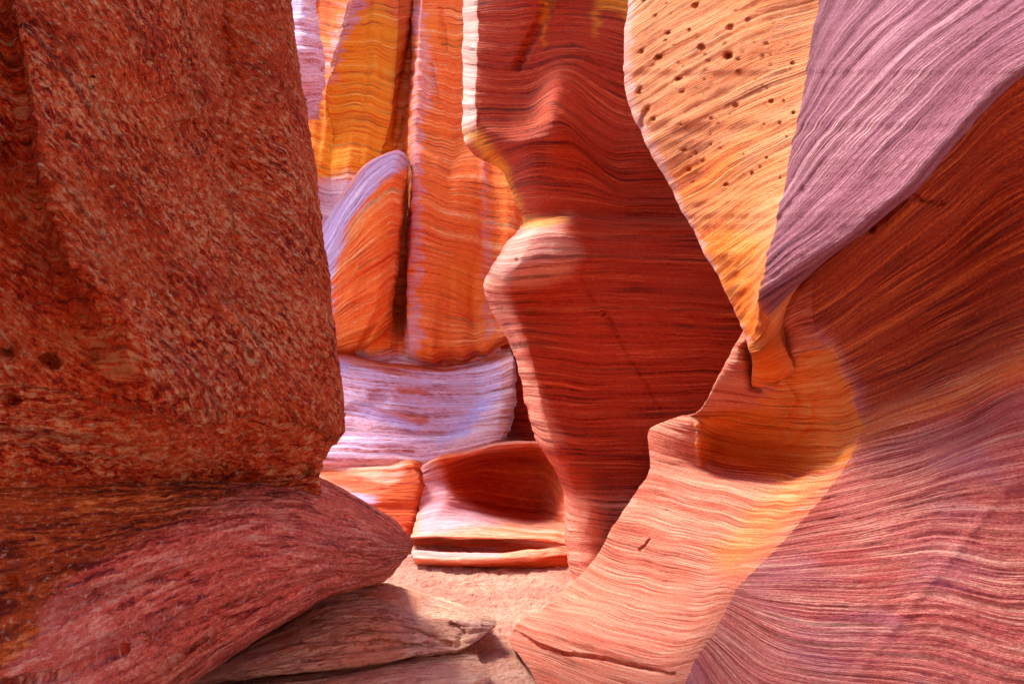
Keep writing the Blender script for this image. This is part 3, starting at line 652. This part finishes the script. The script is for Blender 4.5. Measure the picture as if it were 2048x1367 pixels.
# ------------------------------------------------------------------ far wall
FR = [
    [(540, -1300, 9.6), (620, -1300, 9.6), (680, -1300, 9.3), (740, -1300, 9.6), (805, -1300, 9.6), (845, -1300, 10.0), (856, -1300, 9.2), (900, -1300, 9.3), (960, -1300, 9.4), (1040, -1300, 9.3), (1150, -1300, 9.3)],
    [(540, -300, 9.6), (640, -300, 9.6), (730, -300, 9.0), (760, -300, 9.5), (805, -300, 9.5), (838, -300, 9.9), (848, -300, 8.95), (900, -300, 9.15), (960, -300, 9.25), (1040, -300, 9.1), (1150, -300, 9.1)],
    [(540, 0, 9.5), (640, 0, 9.5), (700, 0, 8.9), (745, 0, 9.4), (800, 0, 9.4), (831, 0, 9.8), (842, 0, 8.8), (900, 5, 9.1), (960, 5, 9.15), (1040, 5, 9.05), (1150, 5, 9.1)],
    [(540, 120, 9.5), (620, 120, 9.4), (668, 115, 8.9), (738, 110, 9.35), (795, 115, 9.35), (818, 115, 9.8), (838, 115, 8.75), (900, 120, 9.05), (960, 120, 9.1), (1040, 120, 9.0), (1150, 120, 9.0)],
    [(540, 200, 9.4), (610, 200, 9.3), (650, 200, 8.95), (730, 205, 9.25), (785, 210, 9.25), (806, 215, 9.7), (835, 205, 8.7), (900, 210, 8.95), (960, 212, 9.05), (1040, 212, 8.95), (1150, 212, 9.0)],
    [(540, 300, 9.2), (610, 300, 9.15), (660, 302, 9.05), (720, 305, 9.15), (765, 308, 9.2), (798, 310, 9.6), (832, 298, 8.65), (900, 300, 8.85), (960, 302, 8.95), (1040, 302, 8.85), (1150, 302, 8.9)],
    [(540, 330, 9.15), (610, 330, 9.1), (660, 332, 9.05), (720, 335, 9.15), (765, 338, 9.2), (798, 340, 9.6), (832, 312, 8.58), (900, 314, 8.72), (960, 316, 8.82), (1040, 316, 8.72), (1150, 316, 8.8)],
    [(540, 450, 9.0), (610, 450, 9.0), (670, 455, 9.0), (730, 460, 9.05), (775, 465, 9.1), (800, 465, 9.6), (828, 450, 8.5), (890, 455, 8.56), (965, 462, 8.74), (1040, 462, 8.5), (1150, 462, 8.5)],
    [(540, 590, 8.8), (610, 590, 8.8), (680, 595, 8.8), (740, 598, 8.8), (780, 600, 8.9), (798, 600, 9.3), (822, 595, 8.4), (885, 600, 8.44), (965, 615, 8.6), (1040, 600, 8.3), (1150, 600, 8.4)],
    [(540, 655, 8.6), (610, 660, 8.55), (690, 680, 8.45), (745, 690, 8.4), (780, 690, 8.4), (800, 688, 8.5), (822, 688, 8.3), (885, 695, 8.35), (960, 690, 8.3), (1020, 672, 8.1), (1120, 672, 8.3)],
    [(540, 668, 8.7), (610, 678, 8.65), (690, 700, 8.55), (745, 712, 8.5), (780, 718, 8.5), (800, 720, 8.5), (825, 722, 8.45), (890, 728, 8.6), (950, 715, 8.6), (1015, 690, 8.3), (1070, 690, 8.6)],
]
FR = [[(x, y, d + max(0, (400 - y)) / 400 * 1.0) for (x, y, d) in r] for r in FR]
for k in (3, 4, 5, 6, 7, 8):
    a = {3: .3, 4: .5, 5: .5, 6: .6, 7: 1, 8: .8}[k]
    FR[k] = [(x, y + a * ((x - 840) * 0.16 if x > 850 else ((x - 650) * 0.22 if x < 800 else 0)), d) for (x, y, d) in FR[k]]
FR = [[(r[0][0] - 420, r[0][1], r[0][2] + 0.3)] + r for r in FR]
o = rock('far_wall', FR, 520, 500, M_far, relief=0.010, groove=0.012, gfreq=9, rough=0.004, lump=0.03, flute=(0.17, 2.6), seed=7, crease_cols=(3, 5, 6, 7), col_fn=pchip, row_fn=pchip, zwob=12,
         zones=[(0, ([(690, 40), (760, 0), (800, 60), (795, 330), (740, 400), (640, 420), (620, 250), (655, 200)], 16)),  # gold panel paints warm bounced light onto the wall
                (2, ([(700, -60), (722, -60), (680, 90), (655, 170), (640, 180), (655, 110)], 6)), (1, ([(722, -60), (760, -60), (690, 90), (665, 160), (670, 110)], 6, .8)),  # cream leaning rim is a painted lit edge
                (1, ([(826, 250), (838, -300), (850, -300), (843, 250), (836, 720), (812, 720)], 5, .5)),  # pale ridge strip paints the light on its narrow face
                (2, ([(842, 90), (862, 60), (866, 120), (862, 215), (842, 225)], 8, .9)), (1, ([(962, 300), (974, 300), (986, 680), (972, 680)], 7, .3)), (1, ([(540, 655), (690, 690), (900, 725), (1040, 690), (1040, 760), (540, 760)], 9, .8)),  # cream patch paints the light caught by the knobs
                (1, ([(560, 370), (700, 350), (690, 420), (640, 480), (560, 480)], 14, .8))],
         cracks=[([(832, -40), (818, 110), (790, 280)], 5, 0.25), ([(880, 20), (890, 100)], 4, 0.06), ([(860, 130), (872, 200)], 4, 0.06)])
tag(o, 'glowing orange fluted canyon wall at the far end, split by a long vertical crack', 'rock wall')
BW = [
    [(540, 600, 9.6), (620, 620, 9.6), (690, 640, 9.6), (750, 650, 9.6), (790, 650, 9.6), (830, 650, 9.6), (890, 650, 9.6), (950, 650, 9.6), (1000, 650, 9.6), (1020, 660, 9.6)],
    [(540, 660, 8.4), (620, 680, 8.4), (690, 704, 8.4), (750, 720, 8.4), (790, 724, 8.42), (830, 728, 8.45), (890, 734, 8.5), (950, 724, 8.55), (1000, 704, 8.4), (1022, 700, 8.3)],
    [(540, 680, 7.95), (620, 700, 7.95), (690, 722, 8.0), (750, 735, 8.02), (790, 740, 8.05), (830, 746, 8.1), (890, 752, 8.15), (950, 745, 8.2), (1005, 728, 8.05), (1026, 720, 8.05)],
    [(540, 745, 7.75), (620, 760, 7.72), (690, 780, 7.7), (750, 790, 7.72), (790, 792, 7.78), (830, 795, 7.85), (890, 798, 7.95), (950, 795, 8.0), (1003, 785, 7.85), (1027, 780, 7.9)],
    [(540, 800, 7.4), (620, 805, 7.42), (690, 812, 7.5), (750, 826, 7.55), (790, 832, 7.6), (830, 838, 7.62), (890, 840, 7.72), (950, 835, 7.78), (1000, 825, 7.7), (1022, 822, 7.8)],
    [(540, 860, 7.2), (620, 865, 7.2), (690, 870, 7.2), (750, 876, 7.22), (790, 878, 7.28), (830, 880, 7.35), (890, 878, 7.45), (945, 868, 7.5), (990, 862, 7.52), (1012, 860, 7.6)],
    [(540, 915, 7.0), (620, 918, 7.0), (690, 920, 7.02), (750, 922, 7.05), (790, 922, 7.1), (828, 922, 7.15), (885, 914, 7.2), (935, 902, 7.25), (975, 892, 7.3), (996, 885, 7.4)],
    [(540, 932, 7.02), (620, 933, 7.02), (690, 934, 7.04), (750, 936, 7.07), (790, 937, 7.1), (828, 935, 7.15), (882, 926, 7.2), (930, 914, 7.25), (968, 902, 7.3), (990, 893, 7.4)],
    [(540, 936, 7.5), (620, 936, 7.5), (690, 936, 7.6), (750, 938, 7.6), (790, 938, 7.6), (828, 936, 7.6), (882, 928, 7.7), (930, 916, 7.7), (968, 904, 7.8), (988, 895, 7.8)],
    [(540, 936, 8.6), (620, 936, 8.6), (690, 936, 8.6), (750, 938, 8.6), (790, 938, 8.6), (828, 936, 8.6), (882, 928, 8.7), (930, 916, 8.7), (968, 904, 8.8), (988, 895, 8.8)],
]
BWb = backed(BW, 5, 0.5, -40, 1.4, side='right')
BWb = [[(r[0][0] - 420, r[0][1], r[0][2])] + r for r in BWb]
o = rock('lilac_shelf', BWb, 260, 430, M_bowl, relief=0.012, groove=0.018, gfreq=10, rough=0.003, lump=0.05, seed=8, zwob=8,
         zones=[(0, ([(540, 630), (690, 690), (780, 722), (900, 715), (1030, 690), (1030, 712), (900, 742), (780, 742), (700, 716), (540, 690)], 6)),
                (0, ([(640, 700), (760, 728), (840, 752), (780, 748), (700, 725)], 5, .8)), (0, ([(790, 770), (850, 774), (866, 790), (800, 784)], 5, .8)),
                (0, ([(700, 812), (790, 822), (862, 832), (850, 850), (760, 838)], 6, .8)), (1, ([(830, 940), (930, 860), (1000, 800), (1010, 700), (1035, 700), (1030, 860), (960, 915), (850, 940)], 10, .7)),
                (1, ([(640, 920), (820, 915), (820, 945), (640, 945)], 8, .7)), (2, ([(640, 700), (700, 725), (690, 745), (640, 720)], 10, .8)), (2, ([(720, 808), (840, 850), (830, 870), (700, 830)], 10, .7)), (2, ([(880, 880), (960, 800), (990, 800), (930, 870)], 12, .6))],
         pits=[(760, 800, 22, 0.08), (720, 830, 30, 0.05)])
tag(o, 'pale lilac scooped rock shelf at the foot of the glowing far wall', 'rock shelf')

BT = [
    [(590, 520, 9.2), (650, 440, 9.2), (700, 362, 9.2), (750, 318, 9.2), (795, 304, 9.1), (822, 330, 9.2)],
    [(590, 540, 8.6), (648, 468, 8.6), (692, 390, 8.6), (742, 330, 8.6), (792, 306, 8.5), (819, 325, 8.8)],
    [(590, 580, 8.25), (655, 510, 8.22), (705, 435, 8.15), (750, 380, 8.12), (785, 352, 8.15), (812, 365, 8.7)],
    [(590, 620, 8.15), (660, 560, 8.05), (710, 510, 7.98), (750, 480, 7.98), (783, 460, 8.08), (803, 460, 8.6)],
    [(590, 680, 8.15), (665, 640, 8.1), (710, 610, 8.02), (750, 590, 8.02), (778, 570, 8.12), (793, 570, 8.55)],
    [(590, 730, 8.2), (665, 702, 8.22), (705, 692, 8.2), (738, 682, 8.2), (762, 665, 8.25), (782, 650, 8.5)],
    [(590, 760, 8.6), (665, 735, 8.6), (705, 720, 8.6), (735, 710, 8.6), (755, 700, 8.7), (775, 690, 8.9)],
]
BT = [[(r[0][0] - 60, r[0][1] + 60, 9.0)] + r for r in BT]
o = rock('rock_buttress', BT, 300, 220, M_far, relief=0.02, groove=0.02, gfreq=7, rough=0.003, lump=0.03, seed=10, zwob=8, zones=[(1, ([(560, 560), (648, 440), (690, 380), (745, 315), (830, 290), (825, 330), (760, 360), (700, 440), (665, 560), (670, 720), (560, 720)], 8))],  # pale dome top paints the light falling from the left
         cracks=[([(770, 610), (735, 670), (712, 705)], 6, 0.08)])
tag(o, 'rounded orange buttress with a pale domed top, beside the far dark crack', 'rock buttress')

BD = [
    [(500, -250, 8.6), (560, -250, 8.4), (600, -250, 8.3), (625, -250, 8.6), (635, -250, 9.3)],
    [(500, 0, 8.0), (560, 0, 7.8), (600, 0, 7.8), (622, 0, 8.1), (632, 0, 9.2)],
    [(500, 60, 7.8), (560, 60, 7.5), (600, 60, 7.55), (628, 62, 7.9), (640, 70, 9.2)],
    [(500, 110, 7.6), (560, 110, 7.3), (605, 110, 7.35), (636, 108, 7.8), (647, 115, 9.1)],
    [(500, 150, 7.6), (560, 150, 7.3), (605, 150, 7.35), (640, 150, 7.8), (650, 150, 9.1)],
    [(500, 190, 7.9), (560, 190, 7.7), (605, 190, 7.7), (635, 190, 8.1), (645, 195, 9.1)],
    [(500, 225, 8.4), (560, 230, 8.2), (605, 230, 8.3), (625, 225, 8.6), (640, 225, 9.2)],
    [(500, 245, 9.4), (560, 245, 9.4), (605, 245, 9.4), (625, 240, 9.4), (640, 240, 9.4)],
]
BD = [[(385, r[0][1], 9.3), (420, r[0][1], r[0][2] + 0.5)] + r for r in BD]
o = rock('wedged_boulder', BD, 200, 140, M_bowl, relief=0.02, groove=0.02, gfreq=6, rough=0.004, lump=0.03, seed=12)
tag(o, 'pale lilac boulder wedged high between the left wall and the glowing far wall', 'boulder')

# ------------------------------------------------------------------ lower benches
H1 = [
    [(560, 920, 7.6), (640, 925, 7.5), (720, 928, 7.4), (780, 928, 7.4), (822, 922, 7.3), (836, 918, 7.5)],
    [(560, 934, 7.0), (640, 936, 6.98), (720, 938, 6.95), (780, 938, 6.9), (826, 930, 6.85), (843, 940, 7.1)],
    [(560, 965, 6.8), (640, 968, 6.78), (720, 968, 6.75), (780, 965, 6.72), (838, 962, 6.72), (854, 972, 7.0)],
    [(560, 1000, 6.4), (640, 1000, 6.45), (720, 1000, 6.55), (780, 1000, 6.6), (830, 1000, 6.65), (842, 1002, 6.95)],
    [(560, 1040, 6.2), (640, 1040, 6.25), (720, 1040, 6.35), (780, 1040, 6.45), (822, 1040, 6.5), (835, 1042, 6.8)],
    [(560, 1080, 6.1), (640, 1080, 6.1), (720, 1080, 6.15), (780, 1080, 6.2), (808, 1080, 6.3), (825, 1080, 6.7)],
    [(560, 1115, 6.2), (640, 1115, 6.2), (720, 1115, 6.1), (775, 1115, 6.1), (800, 1117, 6.2), (822, 1117, 6.6)],
    [(560, 1150, 6.2), (640, 1150, 6.2), (720, 1150, 6.1), (775, 1150, 6.1), (800, 1150, 6.2), (822, 1150, 6.6)],
]
H1b = backed(H1, 0, 0.5, -60, 1.3, side='right')
H1b = [[(r[0][0] - 420, r[0][1], r[0][2])] + r for r in H1b]
o = rock('low_rock_block', H1b, 220, 320, M_bench, relief=0.02, groove=0.018, gfreq=9, rough=0.003, lump=0.04, seed=13, zwob=8,
         zones=[(0, ([(560, 1150), (700, 1050), (720, 1010), (770, 980), (820, 920), (880, 920), (870, 1150)], 7)), (0, ([(640, 925), (760, 960), (800, 985), (730, 1000), (640, 950)], 6, .8)), (1, ([(620, 955), (760, 1000), (740, 1020), (620, 1000)], 9, .8))])
tag(o, 'red and white low rock block with a jagged right edge, above the pointed ledge nose', 'rock block')

H2 = [
    [(850, 925, 7.5), (880, 912, 7.6), (935, 900, 7.6), (1000, 884, 7.6), (1065, 880, 7.5), (1110, 895, 7.3), (1150, 935, 7.2), (1220, 940, 7.0)],
    [(843, 938, 6.95), (872, 922, 6.95), (932, 908, 6.95), (1000, 890, 6.9), (1065, 886, 6.8), (1110, 902, 6.7), (1140, 940, 6.6), (1220, 950, 6.5)],
    [(847, 965, 6.85), (884, 955, 7.0), (932, 940, 7.45), (1000, 935, 7.7), (1065, 935, 7.6), (1105, 950, 7.2), (1135, 975, 6.7), (1220, 980, 6.5)],
    [(840, 1005, 6.7), (890, 992, 6.75), (942, 998, 7.3), (1000, 1008, 7.6), (1065, 1014, 7.5), (1105, 1022, 7.0), (1130, 1030, 6.5), (1220, 1030, 6.3)],
    [(833, 1035, 6.5), (875, 1024, 6.42), (935, 1030, 6.6), (1000, 1042, 6.7), (1065, 1050, 6.65), (1105, 1050, 6.5), (1130, 1052, 6.3), (1220, 1052, 6.2)],
    [(827, 1055, 6.3), (872, 1046, 6.2), (932, 1044, 6.15), (1000, 1052, 6.1), (1068, 1060, 6.05), (1108, 1062, 6.0), (1132, 1066, 6.0), (1220, 1066, 6.0)],
    [(821, 1074, 6.0), (870, 1072, 5.92), (930, 1074, 5.84), (1000, 1076, 5.8), (1068, 1079, 5.8), (1110, 1083, 5.8), (1135, 1088, 5.8), (1220, 1088, 5.8)],
    [(822, 1079, 6.3), (870, 1078, 6.3), (930, 1079, 6.25), (1000, 1081, 6.2), (1068, 1083, 6.0), (1110, 1086, 5.84), (1135, 1090, 5.8), (1220, 1090, 5.8)],
    [(822, 1097, 6.3), (870, 1099, 6.3), (930, 1100, 6.25), (1000, 1100, 6.15), (1068, 1093, 5.95), (1110, 1092, 5.8), (1137, 1095, 5.78), (1220, 1095, 5.8)],
    [(820, 1102, 5.75), (870, 1104, 5.68), (930, 1107, 5.62), (1000, 1106, 5.6), (1070, 1099, 5.62), (1110, 1098, 5.68), (1139, 1100, 5.72), (1220, 1100, 5.75)],
    [(825, 1114, 5.66), (870, 1117, 5.6), (930, 1120, 5.54), (1000, 1118, 5.54), (1070, 1115, 5.56), (1110, 1112, 5.62), (1140, 1112, 5.68), (1220, 1112, 5.7)],
    [(842, 1138, 5.78), (875, 1140, 5.74), (930, 1142, 5.70), (1000, 1142, 5.68), (1070, 1142, 5.66), (1110, 1140, 5.66), (1145, 1140, 5.66), (1220, 1140, 5.6)],
    [(856, 1166, 5.6), (880, 1168, 5.5), (930, 1170, 5.45), (1000, 1170, 5.42), (1070, 1170, 5.42), (1110, 1168, 5.45), (1145, 1168, 5.5), (1220, 1168, 5.5)],
    [(856, 1195, 5.6), (880, 1195, 5.5), (930, 1195, 5.45), (1000, 1195, 5.42), (1070, 1195, 5.42), (1110, 1195, 5.45), (1145, 1195, 5.5), (1220, 1195, 5.5)],
]
H2b = backed(H2, 10, 0.4, 60, 1.4)
o = rock('layered_bench', H2b, 360, 360, M_bench, relief=0.014, groove=0.010, gfreq=9, rough=0.003, lump=0.02, seed=14, row_fn=pchip, parts=[('hollow', lambda r, c: r < 8.0), ('base_step', None)], zwob=6, zones=[(0, ([(870, 905), (940, 905), (1065, 885), (1120, 900), (1136, 980), (1128, 1042), (1060, 1046), (960, 1020), (900, 985)], 12)),  # hollow: red stone, with part of its shade painted in
                (0, ([(800, 1080), (1000, 1081), (1100, 1090), (1000, 1101), (800, 1097)], 3)), (0, ([(800, 1128), (900, 1124), (1060, 1118), (1160, 1095), (1160, 1220), (800, 1220)], 5)),  # slot and undercut base carry their shade in the colour
                (1, ([(820, 1100), (1000, 1098), (1000, 1112), (820, 1114)], 5, .35)), (1, ([(850, 930), (880, 940), (900, 990), (1000, 1045), (840, 1070)], 14, .5))])
tag(o, 'pink layered bench with hollowed red back and dark slot, where the sand ends', 'rock bench')

RC = [
    [(960, 560, 7.4), (1060, 560, 7.4), (1200, 560, 7.3), (1400, 560, 7.2)],
    [(960, 700, 7.5), (1060, 700, 7.5), (1200, 700, 7.4), (1400, 700, 7.3)],
    [(960, 850, 7.7), (1060, 850, 7.5), (1200, 850, 7.4), (1400, 850, 7.3)],
    [(960, 882, 7.9), (1060, 880, 7.4), (1200, 880, 7.2), (1400, 880, 7.2)],
    [(960, 930, 7.9), (1060, 930, 7.6), (1200, 930, 7.4), (1400, 930, 7.3)],
]
RC = [[(1000 + (x - 960) * 0.9, y, d + 1.0) if i == 0 else (x, y, d + .9) for i, (x, y, d) in enumerate(r)] for r in RC]
o = rock('recessed_wall', RC, 160, 120, M_red, relief=0.015, groove=0.02, gfreq=8, rough=0.003, lump=0.02, seed=15)
tag(o, 'narrow shadowed red rock face between the lilac shelf and the knobbed wall', 'rock wall')

# ------------------------------------------------------------------ unseen wall added behind the camera to block sky and bounce warm light
def bounce_wall():
    n, m = 260, 160
    t = np.linspace(0, 1, n)[None, :]; zz = np.linspace(-0.5, 8.5, m)[:, None]
    ang = math.radians(205) + t * math.radians(130)
    rad = 3.1 + 0 * zz
    X = rad * np.cos(ang) * 1.15 + 0.25; Y = rad * np.sin(ang) * 1.25 + 0.9; Z = zz + 0 * t
    b = 0.35 * fbm(X * 0.6, Y * 0.6, Z * 0.5, 3) + 0.04 * fbm(X * 0.6, Z * 6, 0 * X, 3)
    X = X + b * np.cos(ang); Y = Y + b * np.sin(ang)
    P = np.stack([X, Y, Z], -1)
    idx = np.arange(n * m).reshape(m, n)
    q = np.stack([idx[:-1, :-1], idx[1:, :-1], idx[1:, 1:], idx[:-1, 1:]], -1).reshape(-1, 4)
    me = bpy.data.meshes.new('unseen_bounce_wall')
    me.vertices.add(n * m); me.vertices.foreach_set('co', P.reshape(-1).astype(np.float32))
    me.loops.add(q.size); me.loops.foreach_set('vertex_index', q.reshape(-1).astype(np.int32))
    me.polygons.add(len(q)); me.polygons.foreach_set('loop_start', np.arange(0, q.size, 4, dtype=np.int32))
    me.polygons.foreach_set('use_smooth', np.ones(len(q), dtype=bool)); me.update(calc_edges=True)
    at = me.attributes.new('bedding', 'FLOAT_VECTOR', 'POINT')
    at.data.foreach_set('vector', np.stack([t * 7 + 0 * Z, Z, 0 * Z], -1).reshape(-1).astype(np.float32))
    me.materials.append(M_fin)
    o = bpy.data.objects.new('unseen_bounce_wall', me); COL.objects.link(o); tag(o, kind='structure')


bounce_wall()

# ------------------------------------------------------------------ light
SUN_EL, SUN_AZ = 58, -61     # azimuth: degrees from +y towards +x
wd = bpy.data.worlds.new('World'); scene.world = wd; wd.use_nodes = True
nt = wd.node_tree; bg = nt.nodes['Background']
sky = nt.nodes.new('ShaderNodeTexSky'); sky.sky_type = 'NISHITA'; sky.sun_disc = False
sky.sun_elevation = math.radians(SUN_EL); sky.sun_rotation = math.radians(SUN_AZ)
nt.links.new(sky.outputs[0], bg.inputs[0]); bg.inputs[1].default_value = 0.09
sl = bpy.data.lights.new('sun', 'SUN'); sl.energy = 1.5; sl.angle = math.radians(16); sl.color = (1.0, 0.88, 0.72)
so = bpy.data.objects.new('sun', sl); COL.objects.link(so)
from mathutils import Vector
el, az = math.radians(SUN_EL), math.radians(SUN_AZ)
sd = Vector((math.sin(az) * math.cos(el), math.cos(az) * math.cos(el), math.sin(el)))
so.rotation_euler = (-sd).to_track_quat('-Z', 'Y').to_euler()
so.location = sd * 30

cam = bpy.data.cameras.new('camera'); cam.lens = LENS; cam.sensor_width = 36; cam.clip_end = 500; cam.clip_start = 0.05
cob = bpy.data.objects.new('camera', cam); COL.objects.link(cob)
cob.location = (0, 0, EYE); cob.rotation_euler = (math.radians(90), 0, 0)
scene.camera = cob

scene.view_settings.view_transform = 'Standard'; scene.view_settings.look = 'None'
scene.view_settings.exposure = 2.45; scene.view_settings.gamma = 1
scene.cycles.max_bounces = 10; scene.cycles.diffuse_bounces = 8
scene.cycles.use_denoising = True
